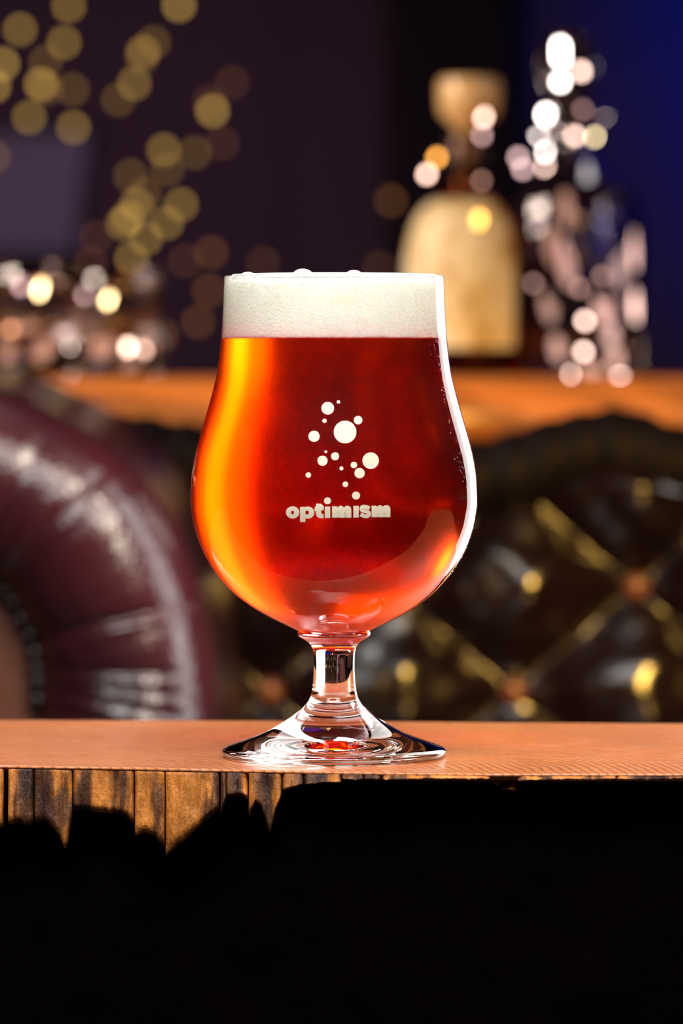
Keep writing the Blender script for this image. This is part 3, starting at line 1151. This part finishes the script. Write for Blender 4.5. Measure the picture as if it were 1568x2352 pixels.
# ---- decanter
DD_ = 3.385
so = F / DD_
z = lambda py: P(784, py, DD_).z
ax = P(1318, 700, DD_)
dec = thing('crystal_decanter', 'tall cut crystal decanter with glinting stopper at right of the console', 'decanter', (ax.x, ax.y, ZT))
outp = [(862, 148), (845, 156), (760, 160), (600, 164), (500, 163), (470, 156), (440, 138), (410, 112), (385, 86), (362, 62), (345, 50), (325, 46), (305, 48), (290, 58), (280, 74), (272, 80), (266, 80)]
body_px = list(outp)
inp = [(266, 74), (285, 48), (305, 38), (345, 40), (362, 52), (385, 75), (410, 100), (440, 126), (475, 145), (600, 152), (760, 148), (820, 138), (835, 100), (838, 0)]
prof = [(0, ZT + 0.001), (0.046, ZT + 0.0006)] + [(hw / so, z(py)) for py, hw in outp] + [(hw / so, z(py)) for py, hw in inp]


def cuts(a, zz):
    return 1 - 0.035 * abs(math.sin(8 * a)) if zz < z(470) else 1.0


V, Fc = lathe(prof, 64, cx=ax.x, cy=ax.y, wob=cuts)
o = mesh('body', V, Fc, M_cut); adopt(o, dec)
prof = [(0, z(318)), (30 / so, z(316)), (36 / so, z(270)), (40 / so, z(255)), (30 / so, z(235)), (34 / so, z(222)), (56 / so, z(200)), (64 / so, z(160)), (60 / so, z(115)), (44 / so, z(85)), (20 / so, z(74)), (0, z(73))]
V, Fc = lathe(prof, 12, cx=ax.x - 14 / so, cy=ax.y)
o = mesh('stopper', V, Fc, M_cut, smooth=False); adopt(o, dec)
# spirit left in the decanter
prof = [(0, z(834))] + [(95 / so, z(831)), (136 / so, z(817)), (146 / so, z(760)), (150 / so, z(640)), (150 / so, z(600)), (0, z(600))]
V, Fc = lathe(prof, 48, cx=ax.x, cy=ax.y, wob=cuts)
m_sp, _, _ = glass_mat('spirit', 0.9, (0.80, 0.66, 0.60))
o = mesh('spirit', V, Fc, m_sp); adopt(o, dec)
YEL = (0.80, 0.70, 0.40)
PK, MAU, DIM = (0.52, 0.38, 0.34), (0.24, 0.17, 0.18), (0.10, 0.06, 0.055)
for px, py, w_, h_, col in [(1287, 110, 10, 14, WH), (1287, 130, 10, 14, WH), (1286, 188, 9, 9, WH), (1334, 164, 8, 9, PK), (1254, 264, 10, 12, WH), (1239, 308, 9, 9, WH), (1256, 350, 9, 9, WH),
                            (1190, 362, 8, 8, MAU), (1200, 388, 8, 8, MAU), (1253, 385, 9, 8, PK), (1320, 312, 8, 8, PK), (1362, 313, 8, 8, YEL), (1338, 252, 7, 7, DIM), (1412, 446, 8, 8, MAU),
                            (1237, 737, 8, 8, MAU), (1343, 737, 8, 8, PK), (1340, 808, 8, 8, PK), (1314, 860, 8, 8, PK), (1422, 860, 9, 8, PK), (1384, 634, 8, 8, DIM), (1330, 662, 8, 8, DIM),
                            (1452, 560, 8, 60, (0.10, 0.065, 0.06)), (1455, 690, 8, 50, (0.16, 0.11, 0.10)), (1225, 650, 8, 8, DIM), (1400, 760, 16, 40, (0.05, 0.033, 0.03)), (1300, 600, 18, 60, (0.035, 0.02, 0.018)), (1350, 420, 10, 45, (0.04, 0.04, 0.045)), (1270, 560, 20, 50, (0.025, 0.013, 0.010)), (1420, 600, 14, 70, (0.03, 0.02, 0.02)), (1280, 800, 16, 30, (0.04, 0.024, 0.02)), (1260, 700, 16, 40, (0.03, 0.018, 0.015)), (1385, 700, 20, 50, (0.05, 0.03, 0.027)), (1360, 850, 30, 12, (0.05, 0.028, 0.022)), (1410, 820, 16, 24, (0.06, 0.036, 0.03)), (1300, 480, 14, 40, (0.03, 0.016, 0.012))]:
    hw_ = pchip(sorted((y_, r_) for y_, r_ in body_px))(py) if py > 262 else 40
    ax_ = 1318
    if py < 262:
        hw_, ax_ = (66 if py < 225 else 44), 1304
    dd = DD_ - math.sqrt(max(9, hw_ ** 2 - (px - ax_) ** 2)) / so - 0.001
    glint_mirror(dec, px, py, dd, 0.85 * w_ / 1000, 0.85 * h_ / 1000, col, CONSOLE_FILL_R)

# ---- two rocks tumblers
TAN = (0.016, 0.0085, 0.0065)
PK, MAU, DIM = (0.30, 0.22, 0.21), (0.12, 0.085, 0.10), (0.055, 0.034, 0.03)
so = F / DO
z = lambda py: P(784, py, DO).z
for k, (axp, lab) in enumerate(((80, 'heavy-based whisky tumbler at the far left end of the console'), (272, 'heavy-based whisky tumbler nearer the beer glass, on the console'))):
    ax = P(axp, 700, DO)
    tum = thing('whisky_tumbler', lab, 'tumbler', (ax.x, ax.y, ZT), 'rocks tumblers on the console')
    dz = 14 * k
    outp = [(850, 98), (835, 103), (760, 104), (680, 106), (605 + dz, 108)]
    inp = [(603 + dz, 105), (680, 98), (760, 94), (782, 84), (790, 0)]
    prof = [(0, ZT + 0.001), (0.030, ZT + 0.0006)] + [(hw / so, z(py)) for py, hw in outp] + [(hw / so, z(py)) for py, hw in inp]

    def cuts2(a, zz):
        return 1 - 0.04 * abs(math.sin(7 * a)) if zz < z(720) else 1.0
    V, Fc = lathe(prof, 56, cx=ax.x, cy=ax.y, wob=cuts2)
    o = mesh('body', V, Fc, M_cut); adopt(o, tum)
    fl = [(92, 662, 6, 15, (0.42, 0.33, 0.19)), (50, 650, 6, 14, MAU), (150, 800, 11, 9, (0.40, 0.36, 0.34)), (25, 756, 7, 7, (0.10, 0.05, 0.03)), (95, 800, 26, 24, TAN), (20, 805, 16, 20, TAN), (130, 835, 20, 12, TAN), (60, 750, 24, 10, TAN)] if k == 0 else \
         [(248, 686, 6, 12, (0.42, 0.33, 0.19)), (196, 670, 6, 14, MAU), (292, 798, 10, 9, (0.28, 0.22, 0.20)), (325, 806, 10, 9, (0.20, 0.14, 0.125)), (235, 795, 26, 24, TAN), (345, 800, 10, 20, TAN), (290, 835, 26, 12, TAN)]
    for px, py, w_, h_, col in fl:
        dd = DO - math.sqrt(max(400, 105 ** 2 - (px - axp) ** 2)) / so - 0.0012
        glint_mirror(tum, px, py, dd, w_ / 1000, h_ / 1000, col)

# ------------------------------------------------------------------ string lights on the wall
DL = 7.4


def bulb_mat(name, s):
    return simple(name, (0.6, 0.4, 0.1), 0.4, emit=(1.0, 0.62, 0.13), strength=s)


BM = {'S': bulb_mat('bulb_bright', 2.9), 'M': bulb_mat('bulb_mid', 1.9), 'W': bulb_mat('bulb_dim', 0.75),
      'B': simple('bulb_amber', (0.6, 0.3, 0.1), 0.4, emit=(1.0, 0.40, 0.10), strength=0.7), 'V': simple('bulb_faint', (0.6, 0.3, 0.1), 0.4, emit=(1.0, 0.42, 0.2), strength=0.35)}
BR = 0.0068
bulb_meshes = {}


def bulb_mesh(kind):
    if kind not in bulb_meshes:
        V, Fc = lathe([(0, -BR * 1.1), (BR * 0.6, -BR * 0.85), (BR * 0.95, -BR * 0.3), (BR, 0.1 * BR), (BR * 0.8, BR * 0.65), (BR * 0.4, BR), (0, BR * 1.05)], 14)
        me = bpy.data.meshes.new('bulb'); me.from_pydata(V, [], Fc)
        me.materials.append(BM[kind])
        for p in me.polygons:
            p.use_smooth = True
        bulb_meshes[kind] = me
    return bulb_meshes[kind]


strands = [
    ('string of warm bulbs in the top left corner of the wall', [(158, -160, ''), (158, 14, 'M'), (46, 68, 'M'), (147, 98, 'M'), (105, 143, 'W'), (6, 147, 'S'), (-14, 198, 'S'), (94, 194, 'S'), (106, 204, 'W'), (167, 206, 'W'), (67, 270, 'M'), (169, 293, 'M'), (-15, 360, 'W')]),
    ('string of warm bulbs drooping from the top, right of the corner string', [(430, -160, ''), (411, 12, 'S'), (353, 98, 'W'), (329, 119, 'M'), (326, 132, 'W'), (308, 192, 'M'), (272, 229, 'W')]),
    ('string of warm bulbs ending in the dense cluster left of the glass rim', [(560, -160, ''), (533, 190, 'V'), (481, 233, 'V'), (488, 255, 'S'), (510, 330, 'V'), (447, 351, 'W'), (376, 345, 'M'), (384, 390, 'W'), (300, 404, 'W'), (333, 446, 'W'), (314, 470, 'M'), (416, 470, 'M'), (383, 512, 'M'),
     (295, 500, 'M'), (282, 514, 'M'), (335, 548, 'M'), (302, 594, 'M'), (208, 604, 'V'), (220, 545, 'V')]),
    ('short string of dull amber bulbs low beside the glass rim', [(640, 420, ''), (604, 605, 'V'), (485, 580, 'B'), (480, 668, 'B'), (455, 740, 'B'), (425, 600, 'V'), (372, 770, 'B')]),
    ('two dull amber bulbs on a cord between glass and liquor bottle', [(930, 200, ''), (898, 461, 'B'), (872, 614, 'V')]),
]
for lab, pts in strands:
    p0 = P(pts[0][0], pts[0][1], DL)
    st = thing('string_light', lab, 'lights', p0, 'string lights on the back wall')
    ctr = [P(x, y, DL) for x, y, _ in pts]
    ctr[0].z = 2.4
    st.location = ctr[0]
    cv = []
    for i, p in enumerate(ctr):
        cv.append(p + Vector((0, 0.004, BR * 1.2)))
        if i < len(ctr) - 1:
            q = (p + ctr[i + 1]) / 2
            cv.append(q + Vector((0, 0.004, -0.004)))
    V, Fc = [], []
    for i, p in enumerate(cv):
        t = (cv[min(i + 1, len(cv) - 1)] - cv[max(0, i - 1)]).normalized()
        s_ = t.cross(Vector((0, 1, 0))).normalized(); q_ = t.cross(s_)
        for k in range(6):
            a = math.pi / 3 * k
            V.append(p + s_ * math.cos(a) * 0.0014 + q_ * math.sin(a) * 0.0014)
    for i in range(len(cv) - 1):
        for k in range(6):
            k2 = (k + 1) % 6
            Fc.append((i * 6 + k, i * 6 + k2, i * 6 + 6 + k2, i * 6 + 6 + k))
    o = mesh('cord', V, Fc, M_cord); adopt(o, st)
    for (x, y, kd), p in zip(pts, ctr):
        if kd:
            o = bpy.data.objects.new('bulb', bulb_mesh(kd)); COL.objects.link(o)
            o.location = p; adopt(o, st)
